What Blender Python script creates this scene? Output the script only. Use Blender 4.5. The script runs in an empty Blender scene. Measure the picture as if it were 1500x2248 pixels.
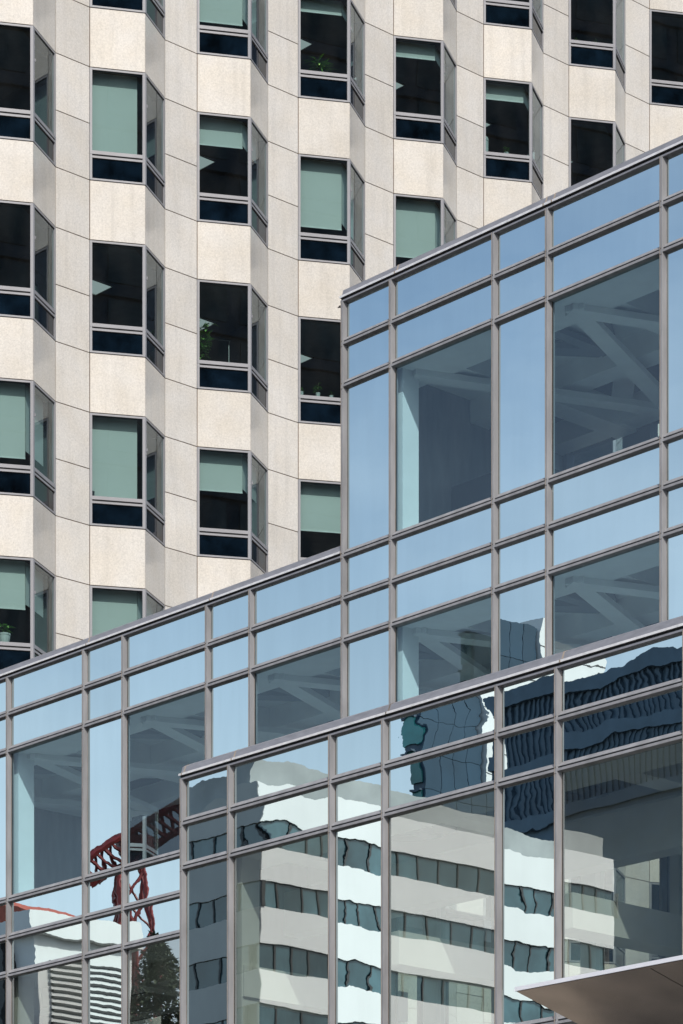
import bpy, bmesh, math, random
from mathutils import Vector, Matrix
random.seed(7)
S = bpy.context.scene
COL = S.collection

# ------------------------------------------------------------------ camera, sky, sun, exposure
F_PX, HOR, CX = 6618.5, 3399.0, 750.0        # focal length, horizon row and centre column, in photo pixels (1500 x 2248)
CAMZ = 1.6
cam = bpy.data.cameras.new('camera'); co = bpy.data.objects.new('camera', cam); COL.objects.link(co)
cam.sensor_fit = 'HORIZONTAL'; cam.sensor_width = 36.0
cam.lens = F_PX / 1500.0 * 36.0
cam.shift_y = (HOR - 1124.0) / 1500.0
cam.clip_start = 0.5; cam.clip_end = 5000
co.location = (0, 0, CAMZ); co.rotation_euler = (math.radians(90), 0, 0)
S.camera = co
S.render.resolution_x = 683; S.render.resolution_y = 1024

SUN_AZ, SUN_EL = 9.0, 40.0                   # degrees: behind the camera, a little to the right
world = bpy.data.worlds.new('World'); S.world = world; world.use_nodes = True
wt = world.node_tree; wt.nodes.clear()
wo = wt.nodes.new('ShaderNodeOutputWorld'); wb = wt.nodes.new('ShaderNodeBackground')
sky = wt.nodes.new('ShaderNodeTexSky'); sky.sky_type = 'NISHITA'; sky.sun_disc = False
sky.sun_elevation = math.radians(SUN_EL); sky.sun_rotation = math.radians(180 - SUN_AZ)
sky.altitude = 50; sky.air_density = 1.0; sky.dust_density = 2.4; sky.ozone_density = 1.0
wb.inputs['Strength'].default_value = 0.15
# thin high cloud veil
wtc = wt.nodes.new('ShaderNodeTexCoord'); wmp = wt.nodes.new('ShaderNodeMapping')
wmp.inputs['Scale'].default_value = (1.0, 1.0, 3.2)
wn = wt.nodes.new('ShaderNodeTexNoise'); wn.inputs['Scale'].default_value = 2.2; wn.inputs['Detail'].default_value = 6
wn.inputs['Roughness'].default_value = 0.55
wr = wt.nodes.new('ShaderNodeMapRange'); wr.inputs['From Min'].default_value = 0.44; wr.inputs['From Max'].default_value = 0.75
wr.inputs['To Min'].default_value = 0.0; wr.inputs['To Max'].default_value = 0.30
wm = wt.nodes.new('ShaderNodeMix'); wm.data_type = 'RGBA'; wm.inputs[7].default_value = (7.5, 8.0, 8.6, 1)
L = wt.links.new
L(wtc.outputs['Generated'], wmp.inputs[0]); L(wmp.outputs[0], wn.inputs[0]); L(wn.outputs[0], wr.inputs[0])
# paler air towards the horizon
wsx = wt.nodes.new('ShaderNodeSeparateXYZ'); whz = wt.nodes.new('ShaderNodeMapRange'); whz.interpolation_type = 'SMOOTHSTEP'
for k_, v_ in zip(('From Min', 'From Max', 'To Min', 'To Max'), (0.41, 0.14, 0.0, 0.9)): whz.inputs[k_].default_value = v_
wh_ = wt.nodes.new('ShaderNodeMix'); wh_.data_type = 'RGBA'; wh_.inputs[7].default_value = (4.4, 5.05, 5.75, 1)
L(wtc.outputs['Generated'], wsx.inputs[0]); L(wsx.outputs['Z'], whz.inputs[0]); L(whz.outputs[0], wh_.inputs[0]); L(sky.outputs[0], wh_.inputs[6])
L(wr.outputs[0], wm.inputs[0]); L(wh_.outputs[2], wm.inputs[6]); L(wm.outputs[2], wb.inputs['Color'])
L(wb.outputs[0], wo.inputs[0])

sl = bpy.data.lights.new('sun', 'SUN'); so = bpy.data.objects.new('sun', sl); COL.objects.link(so)
sl.energy = 3.3; sl.angle = math.radians(0.53); sl.color = (1.0, 0.96, 0.91)
a, e = math.radians(SUN_AZ), math.radians(SUN_EL)
so.rotation_euler = Vector((math.sin(a)*math.cos(e), -math.cos(a)*math.cos(e), math.sin(e))).to_track_quat('Z', 'Y').to_euler()
so.location = (0, -20, 60)

S.view_settings.view_transform = 'Standard'; S.view_settings.look = 'None'
S.view_settings.gamma = 1.0; S.view_settings.exposure = 0.20
S.render.engine = 'CYCLES'
S.cycles.caustics_reflective = False; S.cycles.caustics_refractive = False
S.cycles.max_bounces = 10; S.cycles.transparent_max_bounces = 12; S.cycles.glossy_bounces = 5

# ------------------------------------------------------------------ materials
def mat(name):
    m = bpy.data.materials.new(name); m.use_nodes = True
    nt = m.node_tree; nt.nodes.clear()
    out = nt.nodes.new('ShaderNodeOutputMaterial')
    return m, nt, out
def noise(nt, scale, detail=3, coord='Object', rough=0.5, stretch=None):
    tc = nt.nodes.new('ShaderNodeTexCoord'); n = nt.nodes.new('ShaderNodeTexNoise')
    n.inputs['Scale'].default_value = scale; n.inputs['Detail'].default_value = detail; n.inputs['Roughness'].default_value = rough
    if stretch:
        mp = nt.nodes.new('ShaderNodeMapping'); mp.inputs['Scale'].default_value = stretch
        nt.links.new(tc.outputs[coord], mp.inputs[0]); nt.links.new(mp.outputs[0], n.inputs[0])
    else:
        nt.links.new(tc.outputs[coord], n.inputs[0])
    return n.outputs[0]
def rng(nt, src, f0, f1, t0, t1):
    r = nt.nodes.new('ShaderNodeMapRange')
    for k, v in zip(('From Min', 'From Max', 'To Min', 'To Max'), (f0, f1, t0, t1)): r.inputs[k].default_value = v
    nt.links.new(src, r.inputs[0]); return r.outputs[0]
def math_(nt, op, a_, b_):
    n = nt.nodes.new('ShaderNodeMath'); n.operation = op
    for i, v in enumerate((a_, b_)):
        if isinstance(v, (int, float)): n.inputs[i].default_value = v
        else: nt.links.new(v, n.inputs[i])
    return n.outputs[0]
def scale_col(nt, col, fac):
    n = nt.nodes.new('ShaderNodeVectorMath'); n.operation = 'SCALE'
    if isinstance(col, tuple): n.inputs[0].default_value = col[:3]
    else: nt.links.new(col, n.inputs[0])
    nt.links.new(fac, n.inputs['Scale']); return n.outputs[0]
def mixcol(nt, fac, c0, c1):
    n = nt.nodes.new('ShaderNodeMix'); n.data_type = 'RGBA'
    nt.links.new(fac, n.inputs[0])
    for i, c in ((6, c0), (7, c1)):
        if isinstance(c, tuple): n.inputs[i].default_value = (*c[:3], 1)
        else: nt.links.new(c, n.inputs[i])
    return n.outputs[2]
def simple(name, col, rough=0.5, metal=0.0, var=0.12, nscale=3.0, stretch=None, spec=0.5, island=0.0):
    m, nt, out = mat(name)
    b = nt.nodes.new('ShaderNodeBsdfPrincipled')
    b.inputs['Roughness'].default_value = rough; b.inputs['Metallic'].default_value = metal
    b.inputs['Specular IOR Level'].default_value = spec
    f = rng(nt, noise(nt, nscale, 5, stretch=stretch), 0.3, 0.7, 1 - var, 1 + var)
    if island:
        g = nt.nodes.new('ShaderNodeNewGeometry')
        f = math_(nt, 'MULTIPLY', f, rng(nt, g.outputs['Random Per Island'], 0, 1, 1 - island, 1 + island))
    nt.links.new(scale_col(nt, tuple(col), f), b.inputs['Base Color'])
    nt.links.new(b.outputs[0], out.inputs[0])
    return m

def granite(name, col, rough):
    m, nt, out = mat(name)
    b = nt.nodes.new('ShaderNodeBsdfPrincipled')
    b.inputs['Roughness'].default_value = rough
    g = nt.nodes.new('ShaderNodeNewGeometry')
    isl = rng(nt, g.outputs['Random Per Island'], 0, 1, 0.91, 1.05)
    sp = rng(nt, noise(nt, 26, 2, rough=0.7), 0.33, 0.67, 0.91, 1.09)
    big = rng(nt, noise(nt, 0.9, 4), 0.3, 0.7, 0.95, 1.05)
    streak = rng(nt, noise(nt, 3.0, 4, stretch=(2.2, 2.2, 0.16)), 0.50, 0.78, 1.0, 0.90)
    f = math_(nt, 'MULTIPLY', math_(nt, 'MULTIPLY', isl, sp), math_(nt, 'MULTIPLY', big, streak))
    warm = mixcol(nt, rng(nt, noise(nt, 1.7, 3), 0.35, 0.65, 0, 1), tuple(col), (col[0]*0.985, col[1]*0.965, col[2]*0.93))
    dots = rng(nt, noise(nt, 42, 1), 0.66, 0.70, 1.0, 0.84)
    f = math_(nt, 'MULTIPLY', f, dots)
    nt.links.new(scale_col(nt, warm, f), b.inputs['Base Color'])
    nt.links.new(b.outputs[0], out.inputs[0])
    return m

def warped_normal(nt, amp_big, sc_big, amp_small, sc_small):
    tc = nt.nodes.new('ShaderNodeTexCoord'); oi = nt.nodes.new('ShaderNodeObjectInfo'); g = nt.nodes.new('ShaderNodeNewGeometry')
    w = math_(nt, 'MULTIPLY', oi.outputs['Random'], 90.0)
    tot = g.outputs['Normal']
    vary = rng(nt, math_(nt, 'FRACT', math_(nt, 'MULTIPLY', oi.outputs['Random'], 37.7), 0.0), 0, 1, 0.55, 1.75)   # some panes bow more than others
    for amp, sc in ((amp_big, sc_big), (amp_small, sc_small)):
        n = nt.nodes.new('ShaderNodeTexNoise'); n.noise_dimensions = '4D'
        n.inputs['Scale'].default_value = sc; n.inputs['Detail'].default_value = 2.0; n.inputs['Roughness'].default_value = 0.42
        mp = nt.nodes.new('ShaderNodeMapping'); mp.inputs['Scale'].default_value = (1.0, 1.0, 1.35)
        nt.links.new(tc.outputs['Object'], mp.inputs[0]); nt.links.new(mp.outputs[0], n.inputs['Vector']); nt.links.new(w, n.inputs['W'])
        sb = nt.nodes.new('ShaderNodeVectorMath'); sb.operation = 'SUBTRACT'; sb.inputs[1].default_value = (0.5, 0.5, 0.5)
        nt.links.new(n.outputs['Color'], sb.inputs[0])
        scn = nt.nodes.new('ShaderNodeVectorMath'); scn.operation = 'SCALE'; nt.links.new(math_(nt, 'MULTIPLY', vary, amp), scn.inputs['Scale'])
        nt.links.new(sb.outputs[0], scn.inputs[0])
        ad = nt.nodes.new('ShaderNodeVectorMath'); ad.operation = 'ADD'
        nt.links.new(tot, ad.inputs[0]); nt.links.new(scn.outputs[0], ad.inputs[1]); tot = ad.outputs[0]
    nm = nt.nodes.new('ShaderNodeVectorMath'); nm.operation = 'NORMALIZE'; nt.links.new(tot, nm.inputs[0])
    return nm.outputs[0], oi.outputs['Random']

def spandrel_glass(name, tint, under, fac, amp):
    m, nt, out = mat(name)
    nrm, rnd = warped_normal(nt, amp, 1.5, amp*0.21, 8.0)
    gl = nt.nodes.new('ShaderNodeBsdfGlossy'); gl.inputs['Roughness'].default_value = 0.0
    nt.links.new(nrm, gl.inputs['Normal'])
    dirt = rng(nt, noise(nt, 2.4, 5, stretch=(1.4, 1.4, 0.22)), 0.35, 0.8, 1.0, 0.955)
    f = math_(nt, 'MULTIPLY', rng(nt, rnd, 0, 1, 0.93, 1.04), dirt)
    nt.links.new(scale_col(nt, tuple(tint), f), gl.inputs['Color'])
    df = nt.nodes.new('ShaderNodeBsdfDiffuse'); df.inputs['Color'].default_value = (*under, 1)
    mx = nt.nodes.new('ShaderNodeMixShader'); mx.inputs[0].default_value = fac
    nt.links.new(df.outputs[0], mx.inputs[1]); nt.links.new(gl.outputs[0], mx.inputs[2])
    nt.links.new(mx.outputs[0], out.inputs[0]); return m
def vision_glass(name, trans, refl, fac, amp, fresnel=None):
    m, nt, out = mat(name)
    nrm, rnd = warped_normal(nt, amp, 1.1, amp*0.1, 7.0)
    gl = nt.nodes.new('ShaderNodeBsdfGlossy'); gl.inputs['Roughness'].default_value = 0.0; gl.inputs['Color'].default_value = (*refl, 1)
    nt.links.new(nrm, gl.inputs['Normal'])
    tr = nt.nodes.new('ShaderNodeBsdfTransparent'); tr.inputs['Color'].default_value = (*trans, 1)
    mx = nt.nodes.new('ShaderNodeMixShader'); mx.inputs[0].default_value = fac
    if fresnel:
        g = nt.nodes.new('ShaderNodeNewGeometry'); dt = nt.nodes.new('ShaderNodeVectorMath'); dt.operation = 'DOT_PRODUCT'
        nt.links.new(g.outputs['Incoming'], dt.inputs[0]); nt.links.new(g.outputs['Normal'], dt.inputs[1])
        c_ = math_(nt, 'SUBTRACT', 1.0, math_(nt, 'ABSOLUTE', dt.outputs['Value'], 0.0))
        p5 = math_(nt, 'POWER', c_, 5.0)
        nt.links.new(math_(nt, 'ADD', fresnel, math_(nt, 'MULTIPLY', p5, 1.0 - fresnel)), mx.inputs[0])
    nt.links.new(tr.outputs[0], mx.inputs[1]); nt.links.new(gl.outputs[0], mx.inputs[2])
    last = mx.outputs[0]
    # a film of dust on the outside
    dd = nt.nodes.new('ShaderNodeBsdfDiffuse'); dd.inputs['Color'].default_value = (0.5, 0.5, 0.48, 1)
    m2 = nt.nodes.new('ShaderNodeMixShader')
    nt.links.new(rng(nt, noise(nt, 2.2, 5, stretch=(1, 1, 0.5)), 0.35, 0.8, 0.002, 0.016), m2.inputs[0])
    nt.links.new(last, m2.inputs[1]); nt.links.new(dd.outputs[0], m2.inputs[2])
    nt.links.new(m2.outputs[0], out.inputs[0]); return m
def lamp_mat(name, col, st):
    m, nt, out = mat(name); em = nt.nodes.new('ShaderNodeEmission')
    em.inputs['Color'].default_value = (*col, 1); em.inputs['Strength'].default_value = st
    nt.links.new(em.outputs[0], out.inputs[0]); return m

M = dict(
    stone=granite('pale_granite', (0.592, 0.564, 0.517), 0.20),
    joint=simple('joint_mortar', (0.17, 0.12, 0.085), 0.9),
    winframe=simple('window_aluminium', (0.245, 0.245, 0.258), 0.4, 0.0, 0.08, 2.0, (1, 1, 0.2)),
    gasket=simple('black_gasket', (0.01, 0.01, 0.012), 0.6),
    alu=simple('curtain_wall_aluminium', (0.240, 0.241, 0.250), 0.45, 0.0, 0.17, 4.0, (1.5, 1.5, 0.35), spec=0.25),
    alu_cap=simple('coping_aluminium', (0.25, 0.25, 0.265), 0.45, 0.3, 0.12, 5.0, (1, 1, 3)),
    sealant=simple('sealant', (0.30, 0.25, 0.20), 0.8, 0, 0.2, 8),
    grime=simple('grime', (0.09, 0.075, 0.06), 0.9),
    span=spandrel_glass('mirror_spandrel_glass', (0.765, 0.90, 0.90), (0.012, 0.02, 0.03), 0.96, 0.0048),
    vis_up=vision_glass('blue_tinted_glass', (0.70, 0.88, 0.93), (0.68, 0.84, 0.94), 0.125, 0.0022),
    vis_lo=vision_glass('clear_green_glass', (0.86, 0.95, 0.89), (0.92, 0.98, 0.95), 0.49, 0.0030),
    tglass=vision_glass('tower_window_glass', (0.515, 0.63, 0.625), (0.85, 0.95, 1.0), 0.1, 0.0012, fresnel=0.085),
    tglass_low=simple('tower_lower_window_glass', (0.0018, 0.005, 0.0095), 0.04, 0, 0.9, 2.2),
    blind=simple('roller_blind_fabric', (0.74, 0.76, 0.72), 0.9, 0, 0.03, 1.2),
    blind_bar=simple('blind_bar', (0.85, 0.87, 0.84), 0.5),
    room_wall=simple('office_wall', (0.14, 0.125, 0.115), 0.9),
    room_ceiling=simple('office_ceiling', (0.21, 0.20, 0.195), 0.9),
    room_floor=simple('office_floor', (0.08, 0.08, 0.08), 0.8),
    light_panel=lamp_mat('lit_ceiling_panel', (0.90, 1.0, 0.98), 0.42),
    white_beam=simple('white_painted_steel', (0.80, 0.80, 0.78), 0.6, 0, 0.04),
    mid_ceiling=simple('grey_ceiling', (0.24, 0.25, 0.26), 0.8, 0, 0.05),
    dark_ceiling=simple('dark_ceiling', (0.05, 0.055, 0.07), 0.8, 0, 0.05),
    plaster=simple('white_plaster', (0.74, 0.75, 0.73), 0.8, 0, 0.03),
    tile=simple('interior_floor_tile', (0.66, 0.65, 0.62), 0.5),
    unit=simple('dark_metal_unit', (0.045, 0.05, 0.06), 0.5),
    pot=simple('white_ceramic', (0.72, 0.73, 0.70), 0.4),
    cup=simple('dark_cup', (0.02, 0.022, 0.028), 0.4),
    leaf=simple('leaf_green', (0.20, 0.36, 0.09), 0.5, 0, 0.4, 9, island=0.45),
    stem=simple('plant_stem', (0.16, 0.12, 0.06), 0.8),
    dryleaf=simple('dry_leaf', (0.012, 0.010, 0.009), 0.8),
    steel=None,
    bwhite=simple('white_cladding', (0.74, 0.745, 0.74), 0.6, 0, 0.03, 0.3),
    flank=simple('grey_flank', (0.40, 0.405, 0.39), 0.7, 0, 0.08, 0.3),  # flank bands set to a darker grey than the front bands
    bgrey=simple('grey_parapet', (0.34, 0.36, 0.36), 0.8, 0, 0.15, 0.4),
    bglass=simple('office_strip_glass', (0.05, 0.10, 0.115), 0.12, 0, 0.5, 0.35, spec=0.8, island=0.4),
    bmull=simple('dark_mullion', (0.015, 0.016, 0.018), 0.5),
    blueglass=simple('dark_blue_glass', (0.018, 0.05, 0.085), 0.3, 0, 0.15, 0.2, spec=0.3, island=0.12),
    bframe=simple('blue_grey_frame', (0.03, 0.06, 0.10), 0.5),
    tealglass=simple('teal_glass', (0.04, 0.20, 0.20), 0.2, 0, 0.3, 0.3, island=0.3),
    slate=simple('dark_slate_cladding', (0.075, 0.125, 0.175), 0.6, 0, 0.15, 0.5),
    slate2=simple('slate_ribs', (0.055, 0.092, 0.132), 0.6, 0, 0.15, 0.5),
    red=simple('red_steel', (0.20, 0.022, 0.02), 0.5, 0, 0.25, 2),
    redtile=simple('red_roof_tile', (0.42, 0.09, 0.05), 0.7, 0, 0.25, 5),
    bark=simple('bark', (0.07, 0.055, 0.045), 0.9, 0, 0.3, 6),
    bush=simple('bush_leaf', (0.045, 0.06, 0.03), 0.7, 0, 0.4, 3, island=0.4),
    ground=simple('asphalt', (0.072, 0.062, 0.052), 0.85, 0, 0.25, 0.7),
)
m, nt, out = mat('brushed_steel_soffit')
b = nt.nodes.new('ShaderNodeBsdfPrincipled'); b.inputs['Metallic'].default_value = 1.0; b.inputs['Roughness'].default_value = 0.24
nt.links.new(scale_col(nt, (0.82, 0.64, 0.45), rng(nt, noise(nt, 2.0, 4, stretch=(0.6, 0.6, 1)), 0.3, 0.7, 0.85, 1.15)), b.inputs['Base Color'])
bp = nt.nodes.new('ShaderNodeBump'); bp.inputs['Strength'].default_value = 0.6; bp.inputs['Distance'].default_value = 0.06
nt.links.new(noise(nt, 0.9, 1), bp.inputs['Height']); nt.links.new(bp.outputs[0], b.inputs['Normal'])
nt.links.new(b.outputs[0], out.inputs[0]); M['steel'] = m
M['edge'] = simple('bright_steel_edge', (0.80, 0.80, 0.83), 0.4, 0.2, 0.03)

# ------------------------------------------------------------------ mesh helpers
ORIGIN = {}
class Frame:
    def __init__(s, p, eu, en): s.p, s.eu, s.en = Vector(p), Vector(eu), Vector(en)
    def __call__(s, u, n, z): return s.p + s.eu*u + s.en*n + Vector((0, 0, z))
class MB:
    def __init__(s): s.v, s.f = [], []
    def poly(s, pts):
        i = len(s.v); s.v += [Vector(p) for p in pts]; s.f.append(tuple(range(i, i + len(pts))))
    def hull(s, a_, b_):                       # prism between two congruent loops
        i = len(s.v); n = len(a_); s.v += [Vector(p) for p in a_] + [Vector(p) for p in b_]
        s.f.append(tuple(range(i, i + n))); s.f.append(tuple(range(i + 2*n - 1, i + n - 1, -1)))
        for k in range(n):
            k2 = (k + 1) % n; s.f.append((i + k, i + n + k, i + n + k2, i + k2))
    def box(s, fr, u0, u1, n0, n1, z0, z1):
        s.hull([fr(u0, n0, z0), fr(u1, n0, z0), fr(u1, n1, z0), fr(u0, n1, z0)],
               [fr(u0, n0, z1), fr(u1, n0, z1), fr(u1, n1, z1), fr(u0, n1, z1)])
    def along(s, fr, prof, u0, u1):            # profile in (n, z), extruded along u
        s.hull([fr(u0, n, z) for n, z in prof], [fr(u1, n, z) for n, z in prof])
    def up(s, fr, prof, z0, z1):               # profile in (u, n), extruded along z
        s.hull([fr(u, n, z0) for u, n in prof], [fr(u, n, z1) for u, n in prof])
    def tube(s, pts, rads, sides=8):
        rings = []
        for k, p in enumerate(pts):
            p = Vector(p); d = Vector(pts[min(k + 1, len(pts) - 1)]) - Vector(pts[max(k - 1, 0)])
            if d.length < 1e-9: d = Vector((0, 0, 1))
            d.normalize(); x = d.cross(Vector((0, 0, 1)) if abs(d.z) < .9 else Vector((1, 0, 0))).normalized(); y = d.cross(x)
            rings.append(len(s.v))
            for j in range(sides):
                t = 2*math.pi*j/sides; s.v.append(p + (x*math.cos(t) + y*math.sin(t))*rads[k])
        for r0, r1 in zip(rings, rings[1:]):
            for j in range(sides):
                j2 = (j + 1) % sides; s.f.append((r0 + j, r0 + j2, r1 + j2, r1 + j))
        s.f.append(tuple(rings[0] + j for j in range(sides))[::-1]); s.f.append(tuple(rings[-1] + j for j in range(sides)))
    def leaf(s, p, d, up, ln, wd):
        p, d = Vector(p), Vector(d).normalized(); sd = d.cross(Vector(up))
        sd = sd.normalized() if sd.length > 1e-6 else Vector((1, 0, 0)); nu = sd.cross(d)
        m1 = p + d*ln*.45
        a_, b_ = m1 + sd*wd/2 + nu*wd*.15, m1 - sd*wd/2 + nu*wd*.15; t = p + d*ln - nu*ln*.12
        i = len(s.v); s.v += [p, a_, m1, t, b_]; s.f += [(i, i+1, i+2), (i+1, i+3, i+2), (i, i+2, i+4), (i+2, i+3, i+4)]
    def build(s, name, material, parent=None, fixn=True, smooth=False):
        org = ORIGIN.get(parent.name, Vector()) if parent else Vector()
        me = bpy.data.meshes.new(name); me.from_pydata([v - org for v in s.v], [], s.f)
        if fixn:
            bm = bmesh.new(); bm.from_mesh(me); bmesh.ops.recalc_face_normals(bm, faces=bm.faces); bm.to_mesh(me); bm.free()
        if smooth:
            for p in me.polygons: p.use_smooth = True
        me.materials.append(material)
        o = bpy.data.objects.new(name, me); COL.objects.link(o)
        if parent: o.parent = parent; ORIGIN[o.name] = org
        return o
def thing(name, loc, label, cat, group=None):
    o = bpy.data.objects.new(name, None); COL.objects.link(o); o.location = loc; o.empty_display_size = 0.2
    ORIGIN[o.name] = Vector(loc); o['label'] = label; o['category'] = cat
    if group: o['group'] = group
    return o
def tag(o, label, cat, group=None):
    o['label'] = label; o['category'] = cat
    if group: o['group'] = group
    return o
def part_group(name, parent, label=None):      # an empty part that carries sub-parts
    o = bpy.data.objects.new(name, None); COL.objects.link(o); o.parent = parent; o.empty_display_size = 0.2
    ORIGIN[o.name] = ORIGIN[parent.name]
    if label: o['label'] = label
    return o

# ------------------------------------------------------------------ layout: the two street axes
dA = Vector((-0.67378344, 0.73892887, 0))      # curtain wall, receding to the left
eS = -dA                                       # along the curtain wall, to the right
nA = Vector((-0.73892887, -0.67378344, 0))     # out of the curtain wall
D = Vector((0.73890963, 0.67380454, 0)); nT = Vector((0.67380454, -0.73890963, 0))   # tower face: along, out
PA = Vector((2/F_PX*49.5945, 49.5945, CAMZ)); PC = PA/1.108; PC.z = CAMZ
PT = Vector((2/F_PX*71.3686, 71.3686, CAMZ))
FA, FC, FT = Frame(PA - nA*.076 - eS*.026, eS, nA), Frame(PC - nA*.076 - eS*.026, eS, nA), Frame(PT, D, nT)
CSH = (PC - PA).dot(eS); COUT = (PC - PA).dot(nA)
def ray_plane(x, y, p0, n):
    d = Vector(((x - CX)/F_PX, 1.0, (HOR - y)/F_PX)); o = Vector((0, 0, CAMZ))
    return o + d*((p0 - o).dot(n)/d.dot(n))

# ------------------------------------------------------------------ ground
g = MB(); g.poly([(-1500, -1500, 0), (1500, -1500, 0), (1500, 1500, 0), (-1500, 1500, 0)])
gr = g.build('ground', M['ground']); gr['kind'] = 'structure'

# ------------------------------------------------------------------ stone tower
BAY, B0, PROJ, HALF = 3.0635, -7.525, 0.618, 1.0625
FH, ZT0, WH = 3.8, 32.582, 2.488
BL = math.hypot(PROJ, HALF)
BAYS, FLOORS = range(-2, 8), range(-4, 5)
tower = thing('stone_tower', FT(0, 0, -CAMZ), 'pale granite office tower of angled bay windows rising behind the glass building', 'building')
def bay_frames(k):
    s0 = B0 + k*BAY
    c0, c1, c2 = FT(s0, 0, 0), FT(s0 + HALF, PROJ, 0), FT(s0 + 2*HALF, 0, 0)
    def fr(p, q):
        u = (q - p).normalized(); return Frame(p, u, Vector((u.y, -u.x, 0)))
    return s0, fr(c0, c1), fr(c1, c2)
stone, back = MB(), MB()
G = 0.010
zbot = -CAMZ
for k in BAYS:
    s0, ff, fs = bay_frames(k)
    s2 = s0 + 2*HALF; s3 = s0 + BAY
    fd = FT
    for n in FLOORS:
        zt = ZT0 - FH*n; zb = zt - WH
        # spandrel above this window (front and side)
        for fr in (ff, fs):
            stone.box(fr, G, BL - G*0.4, -0.04, 0, zt + G, zt + FH - WH - G)
            back.box(fr, 0, BL, -0.30, -0.012, zt, zt + FH - WH)
        # recess pier: three slabs a floor
        for z0, z1 in ((zt, zt + FH - WH), (zt - WH/2, zt), (zb, zt - WH/2)):
            stone.box(fd, s2 + G, s3 - G, -0.04, 0, z0 + G, z1 - G)
    zend = ZT0 - FH*FLOORS[-1] - WH
    for fr in (ff, fs):
        z = zend
        while z > zbot:
            z1 = max(zbot, z - 1.9); stone.box(fr, G, BL - G, -0.04, 0, z1 + G, z - G); z = z1
        back.box(fr, 0, BL, -0.30, -0.012, zbot, zend)
    z = zend
    while z > zbot:
        z1 = max(zbot, z - 1.27); stone.box(fd, s2 + G, s3 - G, -0.04, 0, z1 + G, z - G); z = z1
    back.box(fd, s2 + .002, s3 - .002, -0.30, -0.012, zbot, ZT0 - FH*FLOORS[0] + FH - WH)
stone.build('wall', M['stone'], tower); back.build('joint', M['joint'], tower)
# rooms behind the windows
sL, sR = B0 + BAYS[0]*BAY - 1.0, B0 + (BAYS[-1] + 1)*BAY + 1.0
sl_, cl_, wl_ = MB(), MB(), MB()
for n in list(FLOORS) + [FLOORS[-1] + 1]:
    zt = ZT0 - FH*n
    sl_.box(FT, sL, sR, -9.0, -0.32, zt + 0.32, zt + 0.82)
    cl_.box(FT, sL, sR, -9.0, -0.32, zt + 0.02, zt + 0.30)
for n in FLOORS:
    zt = ZT0 - FH*n
    for k in BAYS:
        s0, ff, fs = bay_frames(k)
        tri = [(s0 + 0.12, -0.32), (s0 + HALF, PROJ - 0.12), (s0 + 2*HALF - 0.12, -0.32)]
        cl_.up(FT, tri, zt + 0.02, zt + 0.30)
        if k % 2: wl_.box(FT, s0 + 2*HALF + 0.40, s0 + 2*HALF + 0.52, -7.0, -0.32, zt - FH + 0.84, zt + 0.015)
wl_.box(FT, sL, sR, -9.2, -9.0, zbot, ZT0 + FH*5)
wl_.box(FT, sL - 0.2, sL, -9.2, -0.3, zbot, ZT0 + FH*5); wl_.box(FT, sR, sR + 0.2, -9.2, -0.3, zbot, ZT0 + FH*5)
sl_.build('floor_slab', M['room_floor'], tower); cl_.build('ceiling', M['room_ceiling'], tower); wl_.build('partition', M['room_wall'], tower)

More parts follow.
